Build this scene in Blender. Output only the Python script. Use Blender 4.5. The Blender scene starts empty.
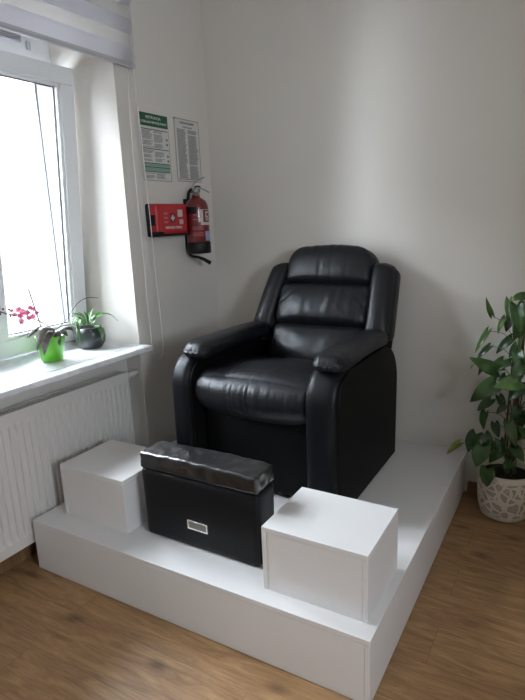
import bpy, bmesh, math, random
from mathutils import Vector, Matrix, noise
random.seed(7)
PI = math.pi
C = bpy.context.scene.collection
SC = bpy.context.scene

# ------------------------------------------------------------------ camera
CP = Vector((2.0325, -2.8892, 1.4802)); YAW, PITCH, ROLL, FPX = 0.535, -0.2318, -0.0408, 545.5
_fw = Vector((-math.sin(YAW)*math.cos(PITCH), math.cos(YAW)*math.cos(PITCH), math.sin(PITCH)))
_r = Vector((math.cos(YAW), math.sin(YAW), 0)); _u = _r.cross(_fw)
R2 = _r*math.cos(ROLL) + _u*math.sin(ROLL); U2 = -_r*math.sin(ROLL) + _u*math.cos(ROLL)
cd = bpy.data.cameras.new('camera'); cam = bpy.data.objects.new('camera', cd); C.objects.link(cam)
cd.sensor_fit = 'HORIZONTAL'; cd.sensor_width = 36; cd.lens = 36*FPX/525; cd.clip_start = .05
cam.matrix_world = Matrix(((R2.x, U2.x, -_fw.x, CP.x), (R2.y, U2.y, -_fw.y, CP.y), (R2.z, U2.z, -_fw.z, CP.z), (0, 0, 0, 1)))
SC.camera = cam

def at(px, py, ax, v):
    """a measured image point turned into the world point lying on the plane axis = v"""
    d = _fw + R2*((px-262.5)/FPX) - U2*((py-350)/FPX)
    return CP + d*((v-CP[ax])/d[ax])

# ------------------------------------------------------------------ materials
def mat(name, col, rough=.5, metal=0, spec=.5, coat=0, coat_rough=.1, bump=None, sheen=0, trans=0, var=None):
    """bump=(scale, strength, distance, kind)  var=(scale, amount)"""
    m = bpy.data.materials.new(name); m.use_nodes = True
    nt = m.node_tree; b = nt.nodes['Principled BSDF']
    b.inputs['Base Color'].default_value = (*col, 1); b.inputs['Roughness'].default_value = rough
    b.inputs['Metallic'].default_value = metal; b.inputs['Specular IOR Level'].default_value = spec
    b.inputs['Coat Weight'].default_value = coat; b.inputs['Coat Roughness'].default_value = coat_rough
    b.inputs['Subsurface Weight'].default_value = 0
    tc = nt.nodes.new('ShaderNodeTexCoord')
    if var:
        n = nt.nodes.new('ShaderNodeTexNoise'); n.inputs['Scale'].default_value = var[0]; n.inputs['Detail'].default_value = 4
        nt.links.new(tc.outputs['Object'], n.inputs['Vector'])
        r = nt.nodes.new('ShaderNodeValToRGB')
        a = var[1]
        r.color_ramp.elements[0].position = .3; r.color_ramp.elements[1].position = .7
        r.color_ramp.elements[0].color = (*[c*(1-a) for c in col], 1); r.color_ramp.elements[1].color = (*[min(1, c*(1+a)) for c in col], 1)
        nt.links.new(n.outputs['Fac'], r.inputs['Fac']); nt.links.new(r.outputs['Color'], b.inputs['Base Color'])
    if bump:
        if bump[3] == 'voronoi':
            n = nt.nodes.new('ShaderNodeTexVoronoi'); n.feature = 'DISTANCE_TO_EDGE'; out = n.outputs['Distance']
        else:
            n = nt.nodes.new('ShaderNodeTexNoise'); n.inputs['Detail'].default_value = 4; out = n.outputs['Fac']
        n.inputs['Scale'].default_value = bump[0]
        nt.links.new(tc.outputs['Object'], n.inputs['Vector'])
        bp = nt.nodes.new('ShaderNodeBump'); bp.inputs['Strength'].default_value = bump[1]; bp.inputs['Distance'].default_value = bump[2]
        nt.links.new(out, bp.inputs['Height']); nt.links.new(bp.outputs['Normal'], b.inputs['Normal'])
    return m

M = {}
M['wall'] = mat('wall_paint', (.66, .625, .575), .62, spec=.35, bump=(90, .12, .002, 'noise'), var=(1.2, .015))
M['reveal'] = M['wall']
M['ceiling'] = mat('ceiling_paint', (.8, .79, .77), .9)
M['lam'] = mat('white_laminate', (.70, .675, .66), .32, spec=.45, bump=(300, .03, .0005, 'noise'))
M['pvc'] = mat('white_pvc', (.78, .79, .80), .28)
M['rad'] = mat('radiator_enamel', (.64, .61, .58), .35)
M['marble'] = None
M['leather'] = mat('black_leather', (.005, .0055, .008), .43, spec=.42, bump=(420, .18, .0006, 'voronoi'))
M['leather2'] = mat('black_leatherette', (.0035, .004, .0055), .42, spec=.24, bump=(500, .12, .0004, 'voronoi'))
M['leather_side'] = mat('black_side_leather', (.003, .003, .003), .55, spec=.12, bump=(420, .15, .0005, 'voronoi'))
M['film'] = mat('shrink_wrapped_leather', (.008, .008, .009), .35, spec=.4, coat=1, coat_rough=.05, bump=(30, .35, .005, 'noise'))
M['seam'] = mat('dark_gap', (.004, .004, .004), .8, spec=.1)
M['chrome'] = mat('chrome', (.90, .90, .91), .25, metal=1)
M['steel'] = mat('brushed_steel', (.30, .30, .28), .35, metal=.9)
M['red'] = mat('fire_red', (.14, .006, .009), .3, coat=.4)
M['redplastic'] = mat('red_plastic', (.42, .014, .020), .38)
M['black'] = mat('black_plastic', (.006, .006, .007), .5, spec=.3)
M['gasket'] = mat('grey_gasket', (.10, .10, .11), .6)
M['white'] = mat('white_print', (.75, .75, .73), .6)
M['paper'] = mat('glossy_white_board', (.60, .60, .56), .35)
M['greenprint'] = mat('green_print', (.003, .085, .035), .4)
M['palegreen'] = mat('pale_green_print', (.22, .36, .28), .4)
M['ink'] = mat('black_ink', (.03, .03, .03), .5)
M['inkgrey'] = mat('grey_ink', (.15, .15, .145), .5)
M['redink'] = mat('brown_ink', (.25, .13, .11), .5)
M['label'] = mat('pale_label', (.55, .5, .45), .5)
M['bluelabel'] = mat('blue_grey_label', (.30, .34, .45), .5)
M['greenpot'] = mat('green_pot', (.10, .42, .015), .3, coat=.5)
M['darkpot'] = mat('dark_pot', (.022, .027, .030), .32, coat=.3, bump=(60, .1, .002, 'noise'))
M['soil'] = mat('soil', (.022, .015, .010), .95, bump=(80, .8, .01, 'noise'))
M['stem'] = mat('brown_stem', (.05, .035, .025), .6)
M['greenstem'] = mat('green_stem', (.06, .13, .03), .5)
M['stick'] = mat('grey_stick', (.12, .10, .10), .6)
M['pink'] = mat('pink_petal', (.85, .22, .36), .5, var=(60, .35))
M['bud'] = mat('purple_bud', (.10, .05, .06), .5)
M['greyleaf'] = mat('mottled_grey_leaf', (.09, .082, .068), .35, var=(45, .65))
M['aloe'] = mat('striped_green_leaf', (.09, .22, .06), .4, var=(40, .5))
M['leaf'] = mat('pothos_leaf', (.030, .078, .014), .33, spec=.5, var=(25, .35))
M['leaf_light'] = mat('pothos_leaf_young', (.060, .13, .025), .35, var=(25, .3))
M['leaf_dark'] = mat('pothos_leaf_old', (.020, .052, .012), .35, var=(25, .3))
M['leaf_yellow'] = mat('pothos_leaf_yellowing', (.16, .18, .03), .4, var=(25, .3))
M['moss'] = mat('moss_pole', (.09, .05, .03), .9, bump=(120, .9, .01, 'noise'))
M['cord'] = mat('white_cord', (.75, .74, .72), .5)
M['plaster'] = mat('outdoor_plaster', (.10, .088, .083), .9)
M['plaster2'] = mat('outdoor_cornice', (.075, .056, .050), .9)
M['sillout'] = mat('outdoor_sill_tile', (.05, .034, .030), .8)
M['railgrey'] = mat('blind_rail_grey', (.42, .42, .46), .4)

def marble():
    m = bpy.data.materials.new('white_marble'); m.use_nodes = True; nt = m.node_tree; b = nt.nodes['Principled BSDF']
    tc = nt.nodes.new('ShaderNodeTexCoord'); n = nt.nodes.new('ShaderNodeTexNoise')
    n.inputs['Scale'].default_value = 5; n.inputs['Detail'].default_value = 8; n.inputs['Distortion'].default_value = 1.6
    r = nt.nodes.new('ShaderNodeValToRGB'); r.color_ramp.elements[0].position = .38; r.color_ramp.elements[0].color = (.66, .67, .68, 1)
    r.color_ramp.elements[1].position = .55; r.color_ramp.elements[1].color = (.82, .82, .82, 1)
    nt.links.new(tc.outputs['Object'], n.inputs['Vector']); nt.links.new(n.outputs['Fac'], r.inputs['Fac']); nt.links.new(r.outputs['Color'], b.inputs['Base Color'])
    b.inputs['Roughness'].default_value = .22
    return m
M['marble'] = marble()

def wood(name, dark=1.0, rot=0):
    m = bpy.data.materials.new(name); m.use_nodes = True; nt = m.node_tree; b = nt.nodes['Principled BSDF']; L = nt.links.new
    tc = nt.nodes.new('ShaderNodeTexCoord')
    br = nt.nodes.new('ShaderNodeTexBrick'); br.offset = .37; br.inputs['Scale'].default_value = 1
    br.inputs['Brick Width'].default_value = 1.28; br.inputs['Row Height'].default_value = .192
    br.inputs['Mortar Size'].default_value = .0008; br.inputs['Mortar Smooth'].default_value = .1
    br.inputs['Color1'].default_value = (0, 0, 0, 1); br.inputs['Color2'].default_value = (1, 1, 1, 1); br.inputs['Mortar'].default_value = (.5, .5, .5, 1)
    L(tc.outputs['Object'], br.inputs['Vector'])
    # per-plank shift of the grain
    add = nt.nodes.new('ShaderNodeVectorMath'); add.operation = 'MULTIPLY_ADD'
    add.inputs[1].default_value = (7.3, 3.1, 5.7); L(br.outputs['Color'], add.inputs[0]); L(tc.outputs['Object'], add.inputs[2])
    mp = nt.nodes.new('ShaderNodeMapping'); mp.inputs['Scale'].default_value = (1.3, 8, 1); L(add.outputs[0], mp.inputs['Vector'])
    n1 = nt.nodes.new('ShaderNodeTexNoise'); n1.inputs['Scale'].default_value = 2.6; n1.inputs['Detail'].default_value = 9; n1.inputs['Roughness'].default_value = .65; n1.inputs['Distortion'].default_value = 1.6
    L(mp.outputs[0], n1.inputs['Vector'])
    mp2 = nt.nodes.new('ShaderNodeMapping'); mp2.inputs['Scale'].default_value = (3, 60, 1); L(add.outputs[0], mp2.inputs['Vector'])
    n2 = nt.nodes.new('ShaderNodeTexNoise'); n2.inputs['Scale'].default_value = 3; n2.inputs['Detail'].default_value = 4; L(mp2.outputs[0], n2.inputs['Vector'])
    # knots
    mp3 = nt.nodes.new('ShaderNodeMapping'); mp3.inputs['Scale'].default_value = (3.2, 6.5, 1); L(add.outputs[0], mp3.inputs['Vector'])
    vo = nt.nodes.new('ShaderNodeTexVoronoi'); vo.inputs['Scale'].default_value = 1; vo.inputs['Randomness'].default_value = 1; L(mp3.outputs[0], vo.inputs['Vector'])
    kr = nt.nodes.new('ShaderNodeValToRGB'); kr.color_ramp.elements[0].position = .04; kr.color_ramp.elements[0].color = (.30, .27, .25, 1)
    kr.color_ramp.elements[1].position = .20; kr.color_ramp.elements[1].color = (1, 1, 1, 1); L(vo.outputs['Distance'], kr.inputs['Fac'])
    r = nt.nodes.new('ShaderNodeValToRGB'); e = r.color_ramp.elements
    e[0].position = .25; e[0].color = (.20*dark, .100*dark, .040*dark, 1); e[1].position = .72; e[1].color = (.47*dark, .282*dark, .132*dark, 1)
    k = r.color_ramp.elements.new(.5); k.color = (.34*dark, .190*dark, .086*dark, 1)
    L(n1.outputs['Fac'], r.inputs['Fac'])
    mx = nt.nodes.new('ShaderNodeMix'); mx.data_type = 'RGBA'; mx.blend_type = 'MULTIPLY'; mx.inputs['Factor'].default_value = .8
    L(r.outputs['Color'], mx.inputs['A']); L(kr.outputs['Color'], mx.inputs['B'])
    r2 = nt.nodes.new('ShaderNodeValToRGB'); r2.color_ramp.elements[0].position = .3; r2.color_ramp.elements[0].color = (.72, .72, .72, 1)
    r2.color_ramp.elements[1].position = .7; r2.color_ramp.elements[1].color = (1.1, 1.1, 1.1, 1); L(n2.outputs['Fac'], r2.inputs['Fac'])
    mx2 = nt.nodes.new('ShaderNodeMix'); mx2.data_type = 'RGBA'; mx2.blend_type = 'MULTIPLY'; mx2.inputs['Factor'].default_value = .7
    L(mx.outputs['Result'], mx2.inputs['A']); L(r2.outputs['Color'], mx2.inputs['B'])
    mort = nt.nodes.new('ShaderNodeMix'); mort.data_type = 'RGBA'; mort.inputs['B'].default_value = (.15*dark, .085*dark, .042*dark, 1)
    L(br.outputs['Fac'], mort.inputs['Factor']); L(mx2.outputs['Result'], mort.inputs['A'])
    L(mort.outputs['Result'], b.inputs['Base Color']); b.inputs['Roughness'].default_value = .42
    bp = nt.nodes.new('ShaderNodeBump'); bp.inputs['Strength'].default_value = .15; bp.inputs['Distance'].default_value = .002
    L(n2.outputs['Fac'], bp.inputs['Height']); L(bp.outputs['Normal'], b.inputs['Normal'])
    return m
M['floor'] = wood('oak_planks'); M['skirt'] = wood('oak_baseboard', .6)

def pebble():
    m = bpy.data.materials.new('white_ceramic_with_pebble_hollows'); m.use_nodes = True; nt = m.node_tree; b = nt.nodes['Principled BSDF']; L = nt.links.new
    tc = nt.nodes.new('ShaderNodeTexCoord')
    nz = nt.nodes.new('ShaderNodeTexNoise'); nz.inputs['Scale'].default_value = 20; L(tc.outputs['Object'], nz.inputs['Vector'])
    ma = nt.nodes.new('ShaderNodeVectorMath'); ma.operation = 'MULTIPLY_ADD'; ma.inputs[1].default_value = (.03, .03, .03)
    L(nz.outputs['Color'], ma.inputs[0]); L(tc.outputs['Object'], ma.inputs[2])
    v = nt.nodes.new('ShaderNodeTexVoronoi'); v.feature = 'DISTANCE_TO_EDGE'; v.inputs['Scale'].default_value = 23; L(ma.outputs[0], v.inputs['Vector'])
    r = nt.nodes.new('ShaderNodeValToRGB'); e = r.color_ramp.elements
    e[0].position = .13; e[0].color = (.66, .61, .52, 1); e[1].position = .17; e[1].color = (.17, .14, .115, 1)
    k = r.color_ramp.elements.new(.22); k.color = (.40, .35, .30, 1)
    L(v.outputs['Distance'], r.inputs['Fac'])
    # plain rim and foot
    sx = nt.nodes.new('ShaderNodeSeparateXYZ'); L(tc.outputs['Object'], sx.inputs[0])
    lo = nt.nodes.new('ShaderNodeMath'); lo.operation = 'GREATER_THAN'; lo.inputs[1].default_value = .030; L(sx.outputs['Z'], lo.inputs[0])
    hi = nt.nodes.new('ShaderNodeMath'); hi.operation = 'LESS_THAN'; hi.inputs[1].default_value = .212; L(sx.outputs['Z'], hi.inputs[0])
    mu = nt.nodes.new('ShaderNodeMath'); mu.operation = 'MULTIPLY'; L(lo.outputs[0], mu.inputs[0]); L(hi.outputs[0], mu.inputs[1])
    mx = nt.nodes.new('ShaderNodeMix'); mx.data_type = 'RGBA'; mx.inputs['A'].default_value = (.66, .61, .52, 1)
    L(mu.outputs[0], mx.inputs['Factor']); L(r.outputs['Color'], mx.inputs['B']); L(mx.outputs['Result'], b.inputs['Base Color'])
    bp = nt.nodes.new('ShaderNodeBump'); bp.invert = True; bp.inputs['Strength'].default_value = .5; bp.inputs['Distance'].default_value = .004
    mr = nt.nodes.new('ShaderNodeMapRange'); mr.inputs['From Min'].default_value = .1; mr.inputs['From Max'].default_value = .2
    L(v.outputs['Distance'], mr.inputs['Value']); L(mr.outputs[0], bp.inputs['Height']); L(bp.outputs['Normal'], b.inputs['Normal'])
    b.inputs['Roughness'].default_value = .45
    return m
M['pebble'] = pebble()

def glass_mat():
    m = bpy.data.materials.new('window_glass'); m.use_nodes = True; nt = m.node_tree; nt.nodes.remove(nt.nodes['Principled BSDF'])
    o = nt.nodes['Material Output']; t = nt.nodes.new('ShaderNodeBsdfTransparent'); g = nt.nodes.new('ShaderNodeBsdfGlossy'); g.inputs['Roughness'].default_value = .02
    mx = nt.nodes.new('ShaderNodeMixShader'); fr = nt.nodes.new('ShaderNodeFresnel'); fr.inputs['IOR'].default_value = 1.25
    nt.links.new(fr.outputs[0], mx.inputs[0]); nt.links.new(t.outputs[0], mx.inputs[1]); nt.links.new(g.outputs[0], mx.inputs[2]); nt.links.new(mx.outputs[0], o.inputs['Surface'])
    return m
M['glass'] = glass_mat()

def fabric_mat():
    """day-and-night blind: woven bands with sheer bands between, repeating every 125 mm up from the rail"""
    m = bpy.data.materials.new('day_night_blind_fabric'); m.use_nodes = True; nt = m.node_tree; nt.nodes.remove(nt.nodes['Principled BSDF']); L = nt.links.new
    o = nt.nodes['Material Output']; tc = nt.nodes.new('ShaderNodeTexCoord'); sx = nt.nodes.new('ShaderNodeSeparateXYZ'); L(tc.outputs['Object'], sx.inputs[0])
    ad = nt.nodes.new('ShaderNodeMath'); ad.operation = 'ADD'; ad.inputs[1].default_value = 1.25-.02; L(sx.outputs['Z'], ad.inputs[0])
    mo = nt.nodes.new('ShaderNodeMath'); mo.operation = 'MODULO'; mo.inputs[1].default_value = .125; L(ad.outputs[0], mo.inputs[0])
    gt = nt.nodes.new('ShaderNodeMath'); gt.operation = 'LESS_THAN'; gt.inputs[1].default_value = .070; L(mo.outputs[0], gt.inputs[0])
    d = nt.nodes.new('ShaderNodeBsdfDiffuse'); d.inputs['Color'].default_value = (.76, .76, .80, 1)
    t = nt.nodes.new('ShaderNodeBsdfTranslucent'); t.inputs['Color'].default_value = (.86, .86, .90, 1)
    wv = nt.nodes.new('ShaderNodeMixShader'); wv.inputs[0].default_value = .88; L(d.outputs[0], wv.inputs[1]); L(t.outputs[0], wv.inputs[2])
    tr = nt.nodes.new('ShaderNodeBsdfTransparent'); sh = nt.nodes.new('ShaderNodeMixShader'); sh.inputs[0].default_value = .55
    t2 = nt.nodes.new('ShaderNodeBsdfTranslucent'); t2.inputs['Color'].default_value = (.97, .97, .97, 1)
    L(tr.outputs[0], sh.inputs[1]); L(t2.outputs[0], sh.inputs[2])
    mx = nt.nodes.new('ShaderNodeMixShader'); L(gt.outputs[0], mx.inputs[0]); L(sh.outputs[0], mx.inputs[1]); L(wv.outputs[0], mx.inputs[2])
    L(mx.outputs[0], o.inputs['Surface'])
    return m
M['fabric'] = fabric_mat()

# ------------------------------------------------------------------ helpers
ORG = {}   # world origin of each object
def _tag(o, label=None, cat=None, group=None, kind=None):
    if label: o['label'] = label
    if cat: o['category'] = cat
    if group: o['group'] = group
    if kind: o['kind'] = kind
    return o
def empty(name, loc, label, cat, group=None):
    o = bpy.data.objects.new(name, None); C.objects.link(o); o.empty_display_size = .05
    o.location = loc; ORG[o.name] = Vector(loc); return _tag(o, label, cat, group)
def obj(name, bm, m, parent=None, origin=None, smooth=False, normals=True):
    """bm is given in world coordinates"""
    if normals: bmesh.ops.recalc_face_normals(bm, faces=bm.faces)
    if parent is not None: og = ORG[parent.name]
    elif origin is not None: og = Vector(origin)
    else:
        xs = [v.co.x for v in bm.verts]; ys = [v.co.y for v in bm.verts]; zs = [v.co.z for v in bm.verts]
        og = Vector(((min(xs)+max(xs))/2, (min(ys)+max(ys))/2, min(zs)))
    for v in bm.verts: v.co -= og
    me = bpy.data.meshes.new(name); bm.to_mesh(me); bm.free()
    ms = m if isinstance(m, list) else [m]
    for q in ms: me.materials.append(q)
    if smooth: me.polygons.foreach_set('use_smooth', [True]*len(me.polygons))
    o = bpy.data.objects.new(name, me); C.objects.link(o)
    if parent is not None: o.parent = parent
    else: o.location = og
    ORG[o.name] = og
    return o
def struct(name, bm, m, parent=None, smooth=False, origin=None):
    o = obj(name, bm, m, parent, smooth=smooth, origin=origin)
    if parent is None: o['kind'] = 'structure'
    return o
def add_box(bm, x0, x1, y0, y1, z0, z1, bev=0, seg=2, mi=0):
    vs = [bm.verts.new((x, y, z)) for x in (x0, x1) for y in (y0, y1) for z in (z0, z1)]
    F = [(0, 1, 3, 2), (4, 6, 7, 5), (0, 4, 5, 1), (2, 3, 7, 6), (0, 2, 6, 4), (1, 5, 7, 3)]
    fs = [bm.faces.new([vs[i] for i in f]) for f in F]
    for f in fs: f.material_index = mi
    if bev:
        es = list({e for f in fs for e in f.edges})
        bmesh.ops.bevel(bm, geom=es, offset=bev, segments=seg, affect='EDGES', profile=.5)
    return bm
def bx(*a, **k): return add_box(bmesh.new(), *a, **k)
def add_tube(bm, pts, r, seg=8, cap=True):
    pts = [Vector(p) for p in pts]; rs = r if isinstance(r, (list, tuple)) else [r]*len(pts)
    rings = []; prev = None
    for i, p in enumerate(pts):
        d = (pts[min(i+1, len(pts)-1)] - pts[max(i-1, 0)]).normalized()
        if prev is None: a = d.orthogonal().normalized()
        else:
            a = prev - d*prev.dot(d)
            a = a.normalized() if a.length > 1e-6 else d.orthogonal().normalized()
        prev = a; b = d.cross(a)
        rings.append([bm.verts.new(p + (a*math.cos(t) + b*math.sin(t))*rs[i]) for t in [2*PI*k/seg for k in range(seg)]])
    for i in range(len(rings)-1):
        for k in range(seg): bm.faces.new((rings[i][k], rings[i][(k+1) % seg], rings[i+1][(k+1) % seg], rings[i+1][k]))
    if cap: bm.faces.new(rings[0][::-1]); bm.faces.new(rings[-1])
    return bm
def tube(pts, r, seg=8): return add_tube(bmesh.new(), pts, r, seg)
def spline(pts, n=8):
    pts = [Vector(p) for p in pts]; P = [pts[0]*2-pts[1]] + pts + [pts[-1]*2-pts[-2]]; out = []
    for i in range(1, len(P)-2):
        for k in range(n):
            t = k/n; a, b, c, d = P[i-1:i+3]
            out.append(.5*((2*b) + (c-a)*t + (2*a-5*b+4*c-d)*t*t + (-a+3*b-3*c+d)*t**3))
    out.append(P[-2]); return out
def add_lathe(bm, c, prof, seg=40, cap0=True, cap1=True, f=None):
    rings = []
    for r, z in prof:
        rings.append([bm.verts.new((c[0]+(r*(f(t, z) if f else 1))*math.cos(t), c[1]+(r*(f(t, z) if f else 1))*math.sin(t), c[2]+z)) for t in [2*PI*k/seg for k in range(seg)]])
    for i in range(len(rings)-1):
        for k in range(seg): bm.faces.new((rings[i][k], rings[i][(k+1) % seg], rings[i+1][(k+1) % seg], rings[i+1][k]))
    if cap0: bm.faces.new(rings[0][::-1])
    if cap1: bm.faces.new(rings[-1])
    return bm
def lathe(c, prof, **k): return add_lathe(bmesh.new(), c, prof, **k)
def rbox(mtx, half, r, n=(16, 16, 8), deform=None):
    """rounded box from a cube grid; deform(u, v, w, p) bends it in its own frame; mtx places it"""
    bm = bmesh.new(); cache = {}
    half = Vector(half); r = Vector(r) if hasattr(r, '__len__') else Vector((r, r, r))
    r = Vector([min(r[i], half[i]*.999) for i in range(3)])
    def coord(i, ax):
        # denser near the ends
        t = i/n[ax]*2-1
        return math.sin(t*PI/2)*.45 + t*.55
    def vert(i, j, k):
        key = (i, j, k)
        if key in cache: return cache[key]
        u = Vector((coord(i, 0), coord(j, 1), coord(k, 2)))
        p = Vector([u[a]*half[a] for a in range(3)]); inn = Vector([max(-(half[a]-r[a]), min(half[a]-r[a], p[a])) for a in range(3)])
        d = Vector([(p[a]-inn[a])/r[a] for a in range(3)])
        if d.length > 1e-9: d.normalize()
        p = inn + Vector([d[a]*r[a] for a in range(3)])
        if deform: p = Vector(deform(u.x, u.y, u.z, p))
        cache[key] = bm.verts.new(mtx @ p); return cache[key]
    nx, ny, nz = n
    for i in range(nx):
        for j in range(ny):
            for k in (0, nz): bm.faces.new((vert(i, j, k), vert(i+1, j, k), vert(i+1, j+1, k), vert(i, j+1, k)))
    for i in range(nx):
        for k in range(nz):
            for j in (0, ny): bm.faces.new((vert(i, j, k), vert(i+1, j, k), vert(i+1, j, k+1), vert(i, j, k+1)))
    for j in range(ny):
        for k in range(nz):
            for i in (0, nx): bm.faces.new((vert(i, j, k), vert(i, j+1, k), vert(i, j+1, k+1), vert(i, j, k+1)))
    return bm
def T(x, y, z): return Matrix.Translation((x, y, z))
def frame(o, X, Y, Z):
    return Matrix(((X[0], Y[0], Z[0], o[0]), (X[1], Y[1], Z[1], o[1]), (X[2], Y[2], Z[2], o[2]), (0, 0, 0, 1)))
def nz(x, y=0., z=0.): return noise.noise(Vector((x, y, z)))
def text_bm(s, w, h, o, X, Y):
    """lettering laid flat, centred on o, fitted to w x h; X and Y are its right and up directions"""
    cu = bpy.data.curves.new('t', 'FONT'); cu.body = s; cu.size = 1; cu.extrude = .004; cu.offset = .018; cu.resolution_u = 3
    t = bpy.data.objects.new('t', cu); C.objects.link(t)
    dg = bpy.context.evaluated_depsgraph_get(); dg.update()
    me = bpy.data.meshes.new_from_object(t.evaluated_get(dg))
    bm = bmesh.new(); bm.from_mesh(me); bpy.data.objects.remove(t); bpy.data.curves.remove(cu); bpy.data.meshes.remove(me)
    xs = [v.co.x for v in bm.verts]; ys = [v.co.y for v in bm.verts]
    x0, x1, y0, y1 = min(xs), max(xs), min(ys), max(ys); X = Vector(X); Y = Vector(Y); N = X.cross(Y); o = Vector(o)
    for v in bm.verts:
        a = (v.co.x-(x0+x1)/2)/(x1-x0)*w; b = (v.co.y-(y0+y1)/2)/(y1-y0)*h
        v.co = o + X*a + Y*b + N*(v.co.z*.05)
    return bm

# ------------------------------------------------------------------ room shell
H = 2.9; XR = 3.7; YF = -4.7; WT = .62
OY0, OY1, OZ0, OZ1 = -2.02, -.757, .83, 2.46     # window opening
bm = bmesh.new()
NB = -.105                                       # back of the radiator niche
add_box(bm, -WT, 0, OY1, .2, 0, H)
struct('wall_left', bm, M['wall'], origin=(0, 0, 0))
struct('wall_left', bx(-WT, 0, OY0, OY1, OZ1, H), M['wall'], origin=(0, 0, 0))
struct('wall_left', bx(-WT, NB, OY0, OY1, 0, OZ0), M['wall'], origin=(0, 0, 0)); bm = bmesh.new()
S0, S1 = -4.2, -3.4                              # unseen opening added further along this wall, behind the camera, for fill light
add_box(bm, -WT, 0, S1, OY0, 0, H)
add_box(bm, -WT, 0, S0, S1, 0, .83); add_box(bm, -WT, 0, S0, S1, 2.46, H)
add_box(bm, -WT, 0, YF-.2, S0, 0, H)
struct('wall_left', bm, M['wall'], origin=(0, 0, 0))
struct('wall_back', bx(0, XR, 0, .2, 0, H), M['wall'], origin=(0, 0, 0))
V0, V1, VZ0, VZ1 = -3.3, -2.45, 1.35, 2.17  # unseen opening added in the right wall, sized for its fill light
bm = bmesh.new(); add_box(bm, XR, XR+.2, YF-.2, V0, 0, H); add_box(bm, XR, XR+.2, V1, .2, 0, H); add_box(bm, XR, XR+.2, V0, V1, 0, VZ0); add_box(bm, XR, XR+.2, V0, V1, VZ1, H)
struct('wall_right', bm, M['wall'], origin=(XR, 0, 0))
bm = bx(0, XR, YF-.2, YF, 0, H)
struct('wall_front', bm, M['wall'], origin=(0, YF, 0))
struct('floor', bx(-WT, XR+.2, YF-.2, .2, -.12, 0), M['floor'], origin=(.4, .05, 0))
struct('ceiling', bx(-WT, XR+.2, YF-.2, .2, H, H+.15), M['ceiling'])
struct('baseboard_back', bx(1.585, XR, -.015, 0, 0, .065, bev=.003), M['skirt'])
bm = bmesh.new(); add_box(bm, NB, NB+.015, OY0, OY1, 0, .065, bev=.003); struct('baseboard_left', bm, M['skirt'])
struct('baseboard_right', bx(XR-.015, XR, YF, 0, 0, .065, bev=.003), M['skirt'])

# windows ------------------------------------------------------------
def sash_bm(y0, y1, z0, z1, w=.082, x0=-.42, x1=-.355, inset=.012):
    """mitred sash frame with a stepped inner edge"""
    bm = bmesh.new()
    add_box(bm, x0, x1, y0, y1, z0, z0+w, bev=.006); add_box(bm, x0, x1, y0, y1, z1-w, z1, bev=.006)
    add_box(bm, x0, x1, y0, y0+w, z0+w, z1-w, bev=.003); add_box(bm, x0, x1, y1-w, y1, z0+w, z1-w, bev=.003)
    for a in (0, 1):                              # glazing bead
        i = w-.001; t = .014
        add_box(bm, x0+.012, x1-inset, y0+i, y1-i, (z0+i, z1-i-t)[a], (z0+i+t, z1-i)[a], bev=.003)
        add_box(bm, x0+.012, x1-inset, (y0+i, y1-i-t)[a], (y0+i+t, y1-i)[a], z0+i, z1-i, bev=.003)
    return bm
def gasket_bm(y0, y1, z0, z1, w, x):
    bm = bmesh.new(); i = w+.013; t = .005
    for a in (0, 1):
        add_box(bm, x, x+.008, y0+i, y1-i, (z0+i, z1-i-t)[a], (z0+i+t, z1-i)[a])
        add_box(bm, x, x+.008, (y0+i, y1-i-t)[a], (y0+i+t, y1-i)[a], z0+i, z1-i)
    return bm
win = bpy.data.objects.new('window_1', None); C.objects.link(win); win.location = (-.44, -1.38, OZ0); ORG[win.name] = Vector(win.location); win['kind'] = 'structure'
FX0, FX1 = -.49, -.425
bm = bmesh.new()
add_box(bm, FX0, FX1, OY0, OY1, OZ0, .905, bev=.004); add_box(bm, FX0, FX1, OY0, OY1, 2.235, OZ1, bev=.004)
add_box(bm, FX0, FX1, OY0, OY0+.06, .86, 2.3, bev=.004); add_box(bm, FX0, FX1, OY1-.118, OY1, .86, 2.3, bev=.004)
add_box(bm, FX0, FX1, -1.43, -1.31, .86, 2.3, bev=.004)
obj('window_frame', bm, M['pvc'], win)
bm = bmesh.new()
for k in range(4): add_box(bm, FX1-.002, FX1+.014, -1.32, -.935, 2.372+k*.009, 2.377+k*.009, bev=.001)
add_box(bm, FX1-.002, FX1+.010, -1.32, -.935, 2.368, 2.408, bev=.002)
obj('trickle_vent', bm, M['railgrey'], win)
bm = bmesh.new()
add_box(bm, FX1-.002, FX1+.006, -.905, -.899, 2.345, 2.385); add_box(bm, FX1-.002, FX1+.006, -.884, -.880, 2.345, 2.385)
obj('blind_bracket', bm, M['railgrey'], win)
# right sash, tilted into the room
SZ0, SZ1 = .888, 2.262
def tilt(bm, ang=math.radians(-4.6)):
    piv = Vector((-.39, 0, SZ0)); R = Matrix.Rotation(-ang, 4, 'Y')
    for v in bm.verts: v.co = piv + (R @ (v.co-piv))
    return bm
y0, y1 = -1.362, -.785
s1 = obj('tilted_sash', tilt(sash_bm(y0, y1, SZ0, SZ1)), M['pvc'], win)
obj('gasket', tilt(gasket_bm(y0, y1, SZ0, SZ1, .082, -.398)), M['gasket'], s1)
obj('pane', tilt(bx(-.396, -.392, y0+.08, y1-.08, SZ0+.08, SZ1-.08)), M['glass'], s1)
bm = bmesh.new(); add_box(bm, -.357, -.343, -1.335, -1.305, 1.59, 1.67, bev=.004); add_tube(bm, [(-.35, -1.32, 1.62), (-.305, -1.32, 1.62)], .009); add_box(bm, -.315, -.298, -1.331, -1.309, 1.61, 1.75, bev=.005)
obj('handle', tilt(bm), M['railgrey'], s1)
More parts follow.
